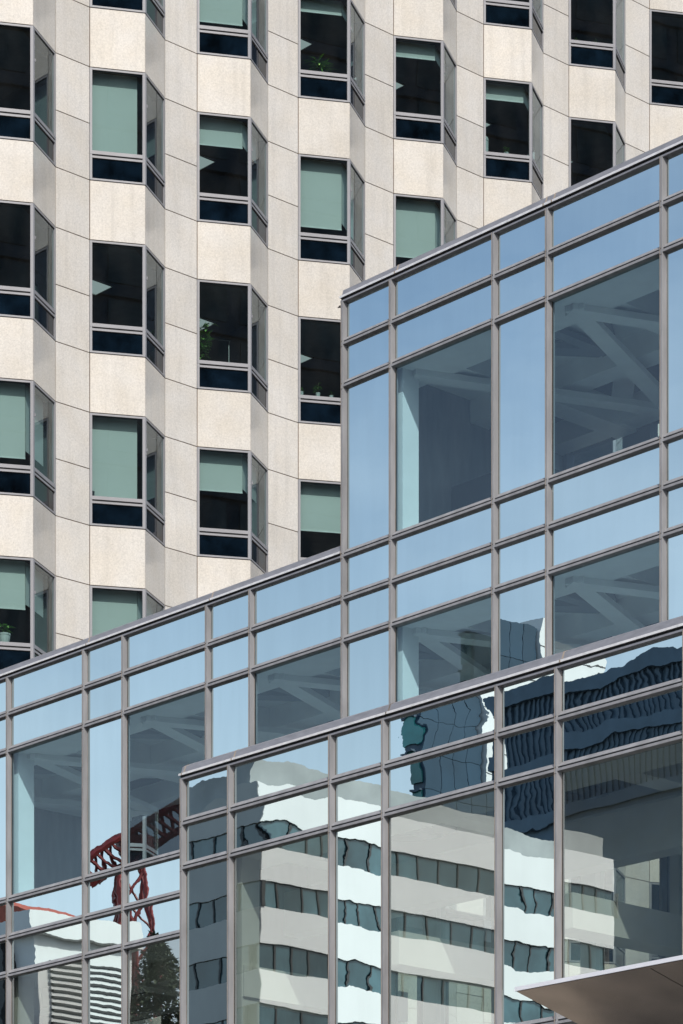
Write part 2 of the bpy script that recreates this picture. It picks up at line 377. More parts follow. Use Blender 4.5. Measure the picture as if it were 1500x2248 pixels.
BLINDS = {(-1, 2): .87, (-1, 3): .56, (-1, -1): .3, (0, -1): .5, (0, 0): 1.0, (0, 2): 1.0, (0, 3): .92, (1, -1): .88, (1, 0): .33, (1, 2): .48,
          (2, -1): .17, (2, 0): .86, (2, 2): .60, (3, -1): .19, (3, 0): .76, (4, -1): .21, (3, 1): .5, (5, 0): .4, (4, 0): .6, (6, -1): .8, (6, -3): .5}
def F_(a0, a1): return a0*WH, a1*WH
def make_window(k, n):
    s0, ff, fs = bay_frames(k); zt = ZT0 - FH*n; zb = zt - WH
    root = part_group('bay_window', tower)
    if (k, n) in BLINDS:
        c = BLINDS[(k, n)]
        root['label'] = ('bay window with its pale blind fully lowered' if c > .9 else 'bay window with its pale blind most of the way down' if c > .7
                         else 'bay window with its pale blind half lowered' if c > .4 else 'bay window with a short strip of pale blind')
    fr = MB()
    zA, zB, zC, zD = zt - .736*WH, zt - .767*WH, zt - .782*WH, zt - .800*WH
    for i, f in enumerate((ff, fs)):
        gk = MB(); a0, a1 = (0.001, BL - 0.045) if i == 0 else (0.045, BL - 0.001)
        fr.box(f, a0, a1, -0.06, 0.004, zt - 0.052, zt - 0.012)            # head
        fr.box(f, a0, a1, -0.06, 0.004, zb + 0.012, zb + 0.050)            # sill
        fr.box(f, a0, a1, -0.06, 0.010, zB, zA)                            # transom
        fr.box(f, a0, a1, -0.06, 0.008, zD, zC)                            # vent head
        gk.box(f, a0, a1, -0.055, -0.012, zC, zB)
        gk.box(f, a0, a1, -0.05, -0.014, zt - 0.012, zt)
        gk.box(f, a0, a1, -0.05, -0.004, zb, zb + 0.012)
        gk.box(f, a0 + .03, a1 - .02, -0.05, -0.016, zt - 0.066, zt - 0.052)
        gk.box(f, a0 + .03, a1 - .02, -0.05, -0.016, zD - 0.012, zD)
        if i == 0: fr.box(f, a0, a0 + 0.053, -0.06, 0.006, zb + .01, zt - .01)
        else: fr.box(f, a1 - 0.053, a1, -0.06, 0.006, zb + .01, zt - .01)
        gk.box(f, a0 + .005, a0 + .035, -0.052, -0.03, zb, zt); gk.build('gasket', M['gasket'], root)
    # the corner post, shared by both panes
    w = 0.058
    p = [ff(BL - w, 0.012, 0), ff(BL - w, -0.07, 0), fs(w, -0.07, 0), fs(w, 0.012, 0), FT(s0 + HALF, PROJ + 0.010, 0)]
    fr.hull([v + Vector((0, 0, zb + .008)) for v in p], [v + Vector((0, 0, zt - .008)) for v in p])
    fr.box(fs, w + .0, w + 0.022, 0.01, 0.03, zt - 0.30*WH, zt - 0.275*WH)  # restrainer stub
    fr.build('frame', M['winframe'], root)
    for i, f in enumerate((ff, fs)):
        a0, a1 = (0.054, BL - 0.058) if i == 0 else (0.058, BL - 0.054)
        q = MB(); q.poly([f(a0, -0.02, zA), f(a1, -0.02, zA), f(a1, -0.02, zt - 0.052), f(a0, -0.02, zt - 0.052)]); q.build('pane', M['tglass'], root, False)
        q = MB(); q.poly([f(a0, -0.02, zb + .05), f(a1, -0.02, zb + .05), f(a1, -0.02, zD), f(a0, -0.02, zD)]); q.build('lower_pane', M['tglass_low'], root, False)
    if (k, n) in BLINDS:
        c = BLINDS[(k, n)]; hgt = (.736*WH - .02)*c
        bl = MB(); bl.box(ff, 0.02, BL*0.885, -0.262, -0.255, zt - hgt, zt + 0.0)
        ob = bl.build('roller_blind', M['blind'], root)
        br = MB(); br.box(ff, 0.02, BL*0.888, -0.272, -0.248, zt - hgt - 0.03, zt - hgt); br.build('blind_bar', M['blind_bar'], root)
        if c < .95:
            b2 = MB(); b2.box(fs, 0.20, BL - 0.08, -0.262, -0.255, zt - hgt*.9, zt); b2.build('roller_blind', M['blind'], root)
    # window board inside
    wbd = MB(); zz = zA - 0.03
    wbd.up(FT, [(s0 + 0.16, -0.30), (s0 + HALF, PROJ - 0.16), (s0 + 2*HALF - 0.16, -0.30)], zz - 0.03, zz)
    wbd.build('window_board', M['room_wall'], root)
for k in BAYS:
    for n in FLOORS: make_window(k, n)

# lit ceiling panels seen through the windows; the tip in the photo fixes the first, the bay rhythm the others
tip = ray_plane(473.4, 354.4, Vector((0, 0, ZT0 + CAMZ - 0.0)), Vector((0, 0, 1)))
ts, tn = (tip - PT).dot(D), (tip - PT).dot(nT)
LIGHTS = {(0, 1): 'blindless window of the second bay column from left', (1, 0): 'window with a short blind strip above the tall houseplant',
          (1, 1): 'tall houseplant window', (2, -1): 'drooping fern window', (2, 1): 'window with three small white pots',
          (3, -1): 'window just right of the fern window', (4, -1): 'window holding the white canister', (5, -1): 'lowest dark window beside the upper roof edge'}
for (k, n), where in LIGHTS.items():
    ds = (k - 1)*BAY; z = ZT0 - FH*n + 0.019
    t = thing('ceiling_light', FT(ts + ds, tn, z), 'lit ceiling panel in the ' + where, 'ceiling light', 'lit ceiling panels in the tower windows')
    q = MB(); q.box(FT, ts + ds - 1.16, ts + ds - 0.015, tn - 0.60, tn - 0.015, z - 0.022, z - 0.006); q.build('diffuser', M['light_panel'], t)
    q = MB()
    for u0, u1, n0, n1 in ((-1.19, 0.0, -.015, 0), (-1.19, 0.0, -.63, -.615), (-1.19, -1.175, -.615, -.015), (-.015, 0.0, -.615, -.015)):
        q.box(FT, ts + ds + u0, ts + ds + u1, tn + n0, tn + n1, z - 0.03, z)
    q.build('frame', M['blind_bar'], t)

# things on the window boards
def sill_pt(k, n, u, dpt, dz=0.0):
    s0, ff, fs = bay_frames(k); zt = ZT0 - FH*n
    return ff(BL*u, -dpt, zt - .736*WH - 0.03 + dz)
def lathe(mb, p, prof, sides=14):
    pts = [Vector(p) + Vector((0, 0, z)) for r, z in prof]; mb.tube(pts, [r for r, z in prof], sides)
def pot_thing(k, n, u, dpt, r, h, label, leaves, spread, ln, wd, droop=0.0, dz=0.0, group=None, tall=0.0):
    p = sill_pt(k, n, u, dpt, dz); t = thing('potted_plant', p, label, 'potted plant', group)
    q = MB(); lathe(q, p, [(r*.78, 0.0), (r*.95, h*.5), (r, h*.82), (r*1.07, h*.84), (r*1.07, h), (r*.9, h), (r*.88, h*.9)]); q.build('pot', M['pot'], t, smooth=False)
    lf, st = MB(), MB(); R = random.Random(k*31 + n*7 + int(u*100))
    base = p + Vector((0, 0, h*.9))
    nst = max(1, leaves//7)
    tips = []
    for i in range(nst):
        an = R.uniform(0, 6.28); rr = spread*R.uniform(.15, .75)
        tp = base + Vector((math.cos(an)*rr, math.sin(an)*rr, tall*R.uniform(.45, 1.0) + ln*.3))
        md = base*.5 + tp*.5 + Vector((0, 0, ln*.15)); st.tube([base, md, tp], [.006, .005, .003], 5); tips.append((md, tp))
    for i in range(leaves):
        md, tp = R.choice(tips); u_ = R.uniform(.12, 1.0); q0 = (base.lerp(md, u_*2) if u_ < .5 else md.lerp(tp, u_*2 - 1)) if tall else base.lerp(tp, R.uniform(.2, 1))
        an = R.uniform(0, 6.28); d = Vector((math.cos(an), math.sin(an), R.uniform(-.5, .7) - droop))
        lf.leaf(q0, d, (0, 0, 1), ln*R.uniform(.7, 1.2), wd*R.uniform(.7, 1.2))
    lf.build('foliage', M['leaf'], t, False); st.build('stem', M['stem'], t)
    return t
GP = 'houseplants on the tower window boards'
pot_thing(2, -1, .46, .30, .09, .15, 'drooping green fern on the sill below a lit ceiling panel', 90, .30, .40, .06, .45, .0, GP, .18)
pot_thing(1, 1, .13, .36, .10, .14, 'tall bushy green houseplant filling the left of a dark window', 130, .30, .24, .11, .1, .0, GP, .85)
pot_thing(2, 1, .10, .22, .045, .13, 'leftmost small white pot of three on one window sill', 16, .06, .09, .04, .0, .06, GP, .14)
pot_thing(2, 1, .42, .22, .052, .13, 'middle white pot of three, with the tallest leafy plant', 24, .08, .13, .05, .15, .06, GP, .22)
pot_thing(2, 1, .68, .22, .048, .09, 'rightmost and shortest white pot of three, thin grassy leaves', 14, .06, .13, .012, .0, .06, GP, .05)
pot_thing(4, -1, .52, .22, .062, .09, 'small white pot with a round green plant right of the canister', 40, .08, .09, .05, .0, .06, GP, .16)
pot_thing(-1, 3, .52, .24, .13, .22, 'wide pale pot with a large-leaved plant behind a half lowered blind', 14, .30, .26, .15, .30, .05, GP, .22)
pot_thing(5, -2, .22, .22, .035, .07, 'tiny pot left of two at the high dark window', 9, .04, .07, .025, .0, .06, GP, .06)
pot_thing(5, -2, .62, .22, .035, .06, 'tiny pot right of two at the high dark window', 12, .05, .09, .02, .0, .06, GP, .08)
p = sill_pt(4, -1, .06, .26, .02); q = MB(); lathe(q, p, [(.10, 0), (.115, .03), (.115, .36), (.118, .37), (.118, .43), (.10, .47), (.06, .48)], 20)
c = thing('canister', p, 'tall pale cylindrical canister at the left of a window sill', 'canister'); q.build('body', M['pot'], c, smooth=False)
q = MB(); lathe(q, p, [(.1165, .365), (.1195, .366), (.1195, .374), (.1165, .375)], 20); q.build('lid_seam', M['gasket'], c)
p = sill_pt(0, 2, .06, .16, .05); q = MB(); lathe(q, p, [(.04, 0), (.05, .02), (.055, .13), (.05, .13), (.042, .03)], 16)
tag(q.build('cup', M['cup'], None), 'small dark cup standing in front of a fully lowered blind', 'cup'); 
p = sill_pt(1, 1, .66, .45, 0); c = thing('floor_lamp', p, 'thin dark stand lamp with a horizontal arm in the tall houseplant window', 'lamp')
q = MB(); q.tube([p, p + Vector((0, 0, .62))], [.008, .008], 6); q.build('pole', M['pot'], c)
q = MB(); q.tube([p + Vector((0, 0, .70)), p + Vector((-.33, -.02, .72))], [.006, .006], 6); q.tube([p + Vector((0, 0, .60)), p + Vector((0.02, 0, .71))], [.012, .014], 8); q.build('arm', M['gasket'], c)

# ------------------------------------------------------------------ glass building
gb = thing('glass_building', FA(0, -5, -CAMZ), 'stepped glass office building with grey aluminium grid and mirror panes', 'building')
ZA = [20.508, 19.803, 19.107, 16.310, 15.604, 14.907, 12.110, 11.404, 10.707, 7.91, 7.20, 6.51]
ZC = [12.118, 11.404, 10.703, 7.22]
PER = 3.4925
NAR = 1.156
def cols(lo, hi, off=0.0):
    out, j = [], math.floor((lo - off)/PER) - 1
    while off + j*PER < hi + PER:
        out += [off + j*PER, off + j*PER + NAR]; j += 1
    return [x for x in out if lo - 1e-3 <= x <= hi + 1e-3]
SA_L, SA_R, SC_L, SC_R = 0.006 - 4*PER + NAR, 0.006 + 3*PER, -3.762, -3.762 + 4*PER
CA = cols(SA_L, SA_R, 0.006); CC = cols(SC_L, SC_R, SC_L)
TR = [(-.05, .136), (.001, .134), (.060, .070), (.060, .064), (.050, .064), (.050, .042), (.070, .040), (.073, .002), (.071, 0), (-.001, -.012), (-.05, -.012)]
CP = [(-.30, .26), (-.06, .26), (.005, .225), (.045, .105), (.092, .098), (.092, .070), (.048, .066), (.048, .034), (.070, .032), (.073, .002), (.071, 0), (-.001, -.012), (-.30, -.012)]
MU = [(-.027, .074), (-.024, .077), (.024, .077), (.027, .074), (.055, .001), (.055, -.06), (-.055, -.06), (-.055, .001)]
GLZ = 0.0
def transom(fr, z, s0, s1):
    q = MB(); q.along(fr, [(n, z + zz) for n, zz in TR], s0, s1); o = q.build('transom', M['alu'], gb)
    q = MB(); q.along(fr, [(n, z + zz) for n, zz in ((.0495, .0646), (.0525, .0646), (.0525, .0415), (.0495, .0415))], s0, s1); q.build('gasket', M['gasket'], o)
    return o
def coping(fr, z, s0, s1, ms):
    q = MB(); q.along(fr, [(n, z + zz) for n, zz in CP], s0, s1); o = q.build('coping', M['alu_cap'], gb)
    q = MB(); q.along(fr, [(n, z + zz) for n, zz in ((.047, .1065), (.094, .1000), (.094, .0655), (.0905, .0655))], s0, s1)
    q.build('lip', M['edge2'], o)
    q = MB(); q.along(fr, [(n, z + zz) for n, zz in ((.0475, .0665), (.0505, .0665), (.0505, .0335), (.0475, .0335))], s0, s1); q.build('gasket', M['gasket'], o)
    q = MB()
    for x in ms: q.along(fr, [(n + .002, z + zz + .0015) for n, zz in ((-.06, .262), (.006, .227), (.047, .107), (.0945, .100), (.0945, .064), (.03, .064), (-.03, .20))], x - .012, x + .012)
    if ms: q.build('sealant', M['sealant'], o)
M['edge2'] = simple('lip_highlight_aluminium', (0.72, 0.71, 0.70), 0.38, 0.2, 0.14, 9.0)  # bright highlight along the coping lip put into its colour
def mullion(fr, x, z0, z1, zs):
    q = MB(); q.up(fr, [(x + u, n) for u, n in MU], z0, z1); o = q.build('mullion', M['alu'], gb)
    q = MB(); q.box(fr, x - .020, x - .011, .070, .0795, z0, z1); q.box(fr, x + .0555, x + .0600, -.01, .006, z0, z1)  # second box: brown strip painting the mullion's reflection in the pane
    q.build('sealant', M['sealant'], o)
    q = MB()
    for z in zs:
        q.box(fr, x - .020, x + .022, .07, .0805, z - .034, z - .026); q.box(fr, x - .003, x + .009, .07, .0812, z + .050, z + .066)
    q.build('joint_grime', M['grime'], o)
    q = MB(); q.box(fr, x + .0605, x + .066, -.02, .003, z0, z1); q.build('gasket', M['gasket'], o)
def pane(fr, s0, s1, z0, z1, kind):
    q = MB(); tl = [random.uniform(-.0025, .0025) for _ in range(2)]
    w, h_ = (s1 - s0)/2, (z1 - z0)/2
    def P(u, z): return fr(u, tl[0]*(u - s0 - w) + tl[1]*(z - z0 - h_), z)
    if kind == 'span':
        q.poly([P(s0, z0), P(s1, z0), P(s1, z1), P(s0, z1)]); q.build('spandrel_pane', M['span'], gb, False)
    else:
        q.poly([P(s0, z0), P(s1, z0), P(s1, z1), P(s0, z1)]); q.build('vision_pane', M[kind], gb, False)
def facade(fr, cs, zs, lo_first, vis_rows, kinds, zend, skip=lambda s, z: False):
    for i in range(len(cs) - 1):
        s0, s1 = cs[i], cs[i + 1]; narrow = (s1 - s0) < 1.6
        for j in range(len(zs) - 1):
            if skip((s0 + s1)/2, (zs[j] + zs[j+1])/2): continue
            z1, z0 = zs[j] - .012, zs[j + 1] + 0.135
            kd = 'span' if (narrow or j not in vis_rows) else kinds[j]
            pane(fr, s0 + .054, s1 - .054, z0 - .01, z1 + .01, kd)
# main facade: upper block right of s=0, lower block left of it
skipA = lambda s, z: (z > 16.4 and s < 0) or (z < 11.6 and s > -1.4) or z < 6.5
facade(FA, CA, ZA, 0, {2, 5, 8}, {2: 'vis_up', 5: 'vis_up', 8: 'vis_lo'}, 6.5, skipA)
for j, z in enumerate(ZA):
    if j == 0: coping(FA, z, 0.006 - .035, SA_R + .03, [x + .13 for x in CA if x > 0 and round((x - .006)/PER*3) % 1 == 0 and abs(((x - .006) % PER) - NAR) < .1] + [4.61])
    elif j < 3: transom(FA, z, .006, SA_R)
    elif j == 3:
        coping(FA, z, SA_L - .03, 0.006 - .028, [x + .12 for x in CA if x < -.5 and abs(((x - .006) % PER)) < .1 or (x < -.5 and abs(((x - .006) % PER) - PER) < .1)])
        transom(FA, z, .006, SA_R)
    else: transom(FA, z, SA_L, SA_R)
for x in CA:
    top = ZA[0] if x > -.1 else ZA[3]
    mullion(FA, x, 6.3, top + .02, [z for z in ZA if z < top - .1])
# front block
skipC = lambda s, z: False
facade(FC, CC, ZC, 0, {2}, {2: 'vis_lo'}, 7.2)
coping(FC, ZC[0], SC_L - .035, SC_R + .03, [x + .10 for x in CC if x > SC_L + .5 and abs(((x - SC_L) % PER) - NAR) < .1] + [SC_L + .04, CC[3] + .1])
for z in ZC[1:]: transom(FC, z, SC_L, SC_R)
for x in CC: mullion(FC, x, 5.6, ZC[0] + .02, ZC[1:])

# structure and rooms
rf = MB()
rf.box(FA, .006, SA_R, -5.4, -.32, ZA[0] + .02, ZA[0] + .26); rf.box(FA, SA_L, 0.0, -5.4, -.32, ZA[3] + .02, ZA[3] + .20)
rf.box(FA, CSH + SC_L + .01, CSH + SC_R, -.08, COUT - .34, ZC[0] + .02, ZC[0] + .20)
rf.build('roof', M['mid_ceiling'], gb)
ew = MB()
ew.box(FA, -.02, .004, -5.4, -.30, ZA[3] + .22, ZA[0] + .02); ew.box(FA, SA_L - .2, SA_L - .06, -5.4, -.02, -CAMZ, ZA[3])
ew.box(FA, SA_R + .06, SA_R + .2, -5.4, -.02, -CAMZ, ZA[0]); ew.box(FC, SC_L - .06, SC_L - .045, -COUT + .16, -.065, -CAMZ, ZC[0] - .01)
ew.box(FC, SC_R + .06, SC_R + .2, -COUT + .16, -.02, -CAMZ, ZC[0])
ew.box(FA, SA_L, SA_R, -.06, -.03, -CAMZ, 6.3); ew.box(FC, SC_L, SC_R, -.08, -.05, -CAMZ, 5.6)
ew.build('end_wall', M['alu'], gb)
# backing behind the mirror panes of the spandrel zones
sp = MB()
for z1, z0, a0, a1 in ((ZA[0], ZA[2] + .62, 0.0, SA_R), (ZA[3], ZA[5] + .62, SA_L, SA_R), (ZA[6], ZA[8] + .62, SA_L, SA_R)):
    sp.box(FA, a0, a1, -.14, -.09, z0, z1 - .02)
sp.box(FC, SC_L, SC_R, -.14, -.09, ZC[2] + .62, ZC[0] - .02)
sp.build('spandrel_backing', M['gasket'], gb)
def rooms(fr, ztop, zfloor, s0, s1, depth, off, grid, light, brace=True):
    """one storey: bulkhead soffit by the glass, recessed ceiling with beams and flat bracing, floor"""
    bh, cc, bm_, br, flr = MB(), MB(), MB(), MB(), MB()
    zc = ztop + .55
    bh.box(fr, s0, s1, -.95, -.10, ztop + .035, zc)
    cc.box(fr, s0, s1, -3.35, -.95, zc, zc + .06)
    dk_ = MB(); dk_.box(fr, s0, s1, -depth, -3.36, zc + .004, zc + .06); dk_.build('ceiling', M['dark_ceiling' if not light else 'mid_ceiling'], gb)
    for qn in ((2.9, depth - .46) if depth > 4 else (2.6,)):
        bm_.box(fr, s0, s1, -qn - .45, -qn, ztop + .16, zc)
    x = s0 - ((s0 - off) % PER)
    while x < s1:
        if x > s0: bm_.box(fr, x, x + .46, -depth, -.95, ztop + .10, zc - .002)
        x += PER
    x = s0 - ((s0 - off) % PER) + PER
    if brace:
        def strip(a_, b_, w, z, white=0):
            a_, b_ = Vector((a_[0], a_[1], 0)), Vector((b_[0], b_[1], 0)); t = (b_ - a_).normalized(); nn = Vector((-t.y, t.x, 0))*w/2
            pts = [a_ + nn, b_ + nn, b_ - nn, a_ - nn]
            (bm_ if white else br).hull([fr(p_.x, p_.y, z) for p_ in pts], [fr(p_.x, p_.y, z + .10) for p_ in pts])
        while x < s1 - 3.4:
            strip((x + .5, -1.0), (x + 1.9, -2.9), .34, zc - .14); strip((x + 3.3, -1.0), (x + 1.9, -2.9), .34, zc - .13); strip((x + 1.9, -1.0), (x + 1.9, -2.9), .22, zc - .16)
            strip((x + .5, .44 - depth), (x + 1.9, -3.35), .36, zc - .14, 1); strip((x + 3.3, .44 - depth), (x + 1.9, -3.35), .36, zc - .13, 1)
            if not light:      # the lower set of braces nearer the floor above's hangers
                strip((x - .1, -.4), (x + 1.7, -4.75), .30, zc - .612, 1); strip((x + 3.5, -.4), (x + 1.7, -4.75), .30, zc - .605, 1)
            x += PER
        br.build('ceiling_brace', M['mid_ceiling'], gb)
    flr.box(fr, s0, s1, -depth, -.16, zfloor - .30, zfloor)
    bh.build('bulkhead', M['white_beam' if not light else 'plaster'], gb); cc.build('ceiling', M['white_beam'], gb); bm_.build('ceiling_beam', M['white_beam'], gb)
    flr.build('floor_slab', M['plaster' if not brace or light else 'tile'], gb)
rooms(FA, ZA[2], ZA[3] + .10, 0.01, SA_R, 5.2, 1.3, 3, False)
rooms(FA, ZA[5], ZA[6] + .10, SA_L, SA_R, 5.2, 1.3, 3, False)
rooms(FA, ZA[8], ZA[9] - .2, SA_L, -1.5, 5.2, 1.3, 3, True, False)
rooms(FC, ZC[2], 6.95, SC_L, SC_R, 3.7, .9, 3, True)  # floor raised unseen and whitened to bounce sunlight onto the ceiling
# piers on the structural grid and the rear wall with its openings
pr = MB()
for s_ in (NAR + .006 - 3*PER, NAR + .006, NAR + .006 + 3*PER):
    for zt, zf in ((ZA[2] + .5, ZA[3]), (ZA[5] + .5, ZA[6]), (ZA[8] + .5, ZA[9])):
        if s_ < 0 and zt > 17: continue
        if s_ > 0 and zt < 12: continue
        pr.box(FA, s_ - .42, s_ + .056, -.52, -.16, zf, zt)
for s_ in (SC_L + NAR, SC_L + NAR + 3*PER): pr.box(FC, s_ - .42, s_ + .056, -.52, -.16, 6.95, ZC[2] + .5)
pr.build('column', M['plaster'], gb)
def rear(fr, z0, z1, a0, a1, dep):
    """rear wall of one storey: sill and head bands, posts, and a pane in each opening"""
    rw = MB(); rw.box(fr, a0, a1, -dep - .2, -dep, z0, z0 + .55); rw.box(fr, a0, a1, -dep - .2, -dep, z1 - .35, z1)
    n_ = max(1, round((a1 - a0)/1.745)); w_ = (a1 - a0)/n_
    for i in range(n_ + 1):
        pw = (.32 if dep > 4 else .16) if i % 2 else .10
        x = a0 + i*w_; rw.box(fr, max(a0, x - pw), min(a1, x + pw), -dep - .2, -dep, z0 + .55, z1 - .35)
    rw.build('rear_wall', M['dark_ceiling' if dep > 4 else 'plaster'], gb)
    for i in range(n_):
        q = MB(); x = a0 + i*w_
        q.poly([fr(x + .1, -dep - .1, z0 + .53), fr(x + w_ - .1, -dep - .1, z0 + .53), fr(x + w_ - .1, -dep - .1, z1 - .33), fr(x + .1, -dep - .1, z1 - .33)])
        q.build('rear_pane', M['rear_glass'], gb, False)
M['rear_glass'] = vision_glass('rear_glass', (0.80, 0.88, 0.86), (0.9, 0.95, 1.0), 0.08, 0.0012)
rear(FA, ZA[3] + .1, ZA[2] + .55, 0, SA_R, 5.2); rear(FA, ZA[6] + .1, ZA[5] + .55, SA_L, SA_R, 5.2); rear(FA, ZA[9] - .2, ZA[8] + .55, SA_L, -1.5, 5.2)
rear(FC, 6.95, ZC[2] + .55, SC_L, SC_R, 3.7)
fl2 = MB()
# deep beams behind the tall lower panes, square to the glass, and a drop beam along it
fl2.box(FC, SC_L, SC_R, -2.45, -2.1, 9.95, 10.66)
x = SC_L + NAR - .40
while x < SC_R - .5: fl2.box(FC, x, x + .50, -3.68, -.17, 8.57, 9.06); x += PER
fl2.build('deep_beam', M['white_beam'], gb)
# dark plant unit behind the wide upper pane
u = thing('ventilation_unit', FA(1.0, -3.0, ZA[3] + .1), 'dark louvred equipment cabinet behind the upper wide pane nearest the roof step', 'equipment')
q = MB(); q.box(FA, .06, 1.85, -3.6, -2.4, ZA[3] + .1, ZA[3] + 1.72); q.build('cabinet', M['unit'], u)
q = MB()
for i in range(12): q.along(FA, [(-2.398, ZA[3] + .25 + i*.12), (-2.35, ZA[3] + .21 + i*.12), (-2.35, ZA[3] + .225 + i*.12), (-2.398, ZA[3] + .265 + i*.12)], 1.30, 1.78)
q.build('louvre', M['alu_cap'], u)
# small dark leaf caught on the parapet corner
p = FA(-.028, .03, ZA[0] - .03)
q = MB()
for dz in (0, .004): q.leaf(p + Vector((0, 0, dz)), (-.85, .05, -.5), (0, 1, .2), .095, .04)
q.tube([p, p + Vector((.012, 0, .012))], [.004, .004], 5)
tag(q.build('dry_leaf', M['dryleaf'], None, False), 'small dark leaf caught at the top left corner of the upper roof edge', 'leaf')

# ------------------------------------------------------------------ steel canopy
tipc = ray_plane(1135, 2168, FC(0, 3.0, 0), nA)
cs_, cz_ = (tipc - FC(0, 0, 0)).dot(eS), tipc.z - CAMZ
cn = thing('canopy', FC(cs_ + 4, 1.5, cz_ - .5), 'brown steel wedge canopy with a bright front edge at the lower right', 'canopy')
zb_ = 0.245
q = MB(); q.along(FC, [(3.0, cz_ - .055), (.24, cz_ - .055 - zb_*2.76), (.24, cz_ - .04), (2.98, cz_ - .008)], cs_, cs_ + 9.0); q.build('soffit', M['steel'], cn)
q = MB(); q.along(FC, [(3.004, cz_ - .052), (3.03, cz_ - .052), (3.03, cz_), (2.96, cz_ + .004), (2.96, cz_ - .006), (3.004, cz_ - .006)], cs_ - .01, cs_ + 9.0); q.build('edge_trim', M['edge'], cn)

q = MB(); q.along(FC, [(2.94, cz_ + .002), (.26, cz_ - .030), (.26, cz_ - .036), (2.94, cz_ - .004)], cs_ + .03, cs_ + 9.0); q.build('bounce_deck', M['bwhite'], cn)  # unseen white sheet added on top to bounce sunlight into the lower panes
q = MB()
for i in range(1, 4):
    x = cs_ + i*2.2; q.along(FC, [(2.95, cz_ - .0565 - zb_*.05), (.3, cz_ - .0565 - zb_*2.70), (.3, cz_ - .052 - zb_*2.70), (2.95, cz_ - .052 - zb_*.05)], x, x + .012)
q.build('seam', M['grime'], cn)

# ------------------------------------------------------------------ the street the glass mirrors (all of it stands to the left of the frame)
def mir(x, t, plane='C'):
    P = Vector(((x - CX)/F_PX*t, t, CAMZ)); s_, q_ = (P - PA).dot(eS), -(P - PA).dot(nA)
    return s_, (-2*COUT - q_ if False else (q_ if plane == 'A' else q_ + 2*COUT))
def mz(y, t): return (HOR - y)/F_PX*t
FM = Frame(PA, eS, nA)          # true position: n = +q (in front of the wall)
def refl_box(mb, s0, s1, q0, q1, z0, z1): mb.box(FM, s0, s1, q0, q1, z0, z1)
ZG = -CAMZ
# white banded office block: bright face looks along +s, its dark flank faces the glass building
sW, qW = mir(563, 174, 'C'); hW = mz(1688, 174)
t2 = 174
def s_at(x, q_const):           # where column x of the front block's mirror meets the plane q = q_const
    s0_, q0_ = mir(x, 0.0, 'C'); s1_, q1_ = mir(x, 1.0, 'C'); t_ = (q_const - q0_)/(q1_ - q0_); return s0_ + (s1_ - s0_)*t_
def t_at(x, s_const):           # depth at which column x meets the plane s = s_const in the mirror
    d = Vector(((x - CX)/F_PX, 1, 0)); return (s_const + (PA - Vector((0, 0, CAMZ))).dot(eS))/d.dot(eS)
qE = mir(1318, t_at(1318, sW), 'C')[1]
bb = thing('banded_office_block', FM(sW, qW, ZG), 'white banded office block mirrored in the tall lower panes', 'building')
core, wh, mu_, par, gflank = MB(), MB(), MB(), MB(), MB()
DEP = 9.0
nfl = int((hW - ZG)/3.6) + 1
zt = hW - 1.0
for i in range(nfl):
    z1 = zt - i*3.6; z0 = z1 - 2.05
    if z0 < ZG: break
    wh.box(FM, sW - .1, sW + .12, qW - .06, qE, max(z0, ZG), z1)
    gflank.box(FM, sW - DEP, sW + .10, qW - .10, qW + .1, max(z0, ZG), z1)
    y0 = z0 - 1.55
    x = qW + .05; R = random.Random(i)
    while x < qE - 1.2:
        w = R.choice((1.1, 1.6, 1.9)); core.box(FM, sW - .25, sW - .05, x, min(x + w, qE), y0, z0); mu_.box(FM, sW - .25, sW + .02, x + w, x + w + .12, y0, z0); x += w + .12
    x = sW - DEP
    while x < sW - 1.5:
        w = R.choice((1.4, 1.9)); core.box(FM, x, x + w, qW + .02, qW + .2, y0, z0); mu_.box(FM, x + w, x + w + .14, qW - .04, qW + .2, y0, z0); x += w + .14
body = MB(); body.box(FM, sW - DEP, sW - .3, qW + .3, qE, ZG, hW - 1.1)
par.box(FM, sW - DEP, sW - .9, qW + .4, qE, hW - 1.0, hW + .6)
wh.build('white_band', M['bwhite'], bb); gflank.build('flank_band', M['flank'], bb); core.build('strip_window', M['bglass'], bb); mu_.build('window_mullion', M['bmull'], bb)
body.build('wall', M['bmull'], bb); par.build('parapet', M['bgrey'], bb)
# dark blue glass tower with a teal flank
tT = 315.0; sB, qB = mir(945, tT, 'C'); hB = mz(1362, tT + 4)
qB1 = mir(1068, t_at(1068, sB), 'C')[1]
bt = thing('blue_glass_tower', FM(sB, qB, ZG), 'dark blue gridded glass tower mirrored beside its white neighbour', 'building')
q, q2, q3 = MB(), MB(), MB()
nx = 4
for i in range(nx):
    w = (qB1 - qB)/nx; z = hB
    while z > ZG + 4: q.box(FM, sB - .3, sB, qB + i*w + .04, qB + (i + 1)*w - .04, z - 3.86, z - .02); z -= 3.9
sT1 = s_at(919, qB)
z = hB
while z > ZG + 4:
    q2.box(FM, sT1, sB - .4, qB - .2, qB, z - 3.2, z - .1); q3.box(FM, sT1 - .1, sB - .35, qB - .5, qB + .1, z - .1, z + .1); z -= 3.9
q3.box(FM, sT1, sB - .2, qB + .05, qB1, ZG, hB - .05)
q.build('glass_face', M['blueglass'], bt); q2.build('glass_flank', M['tealglass'], bt); q3.build('frame', M['bframe'], bt)
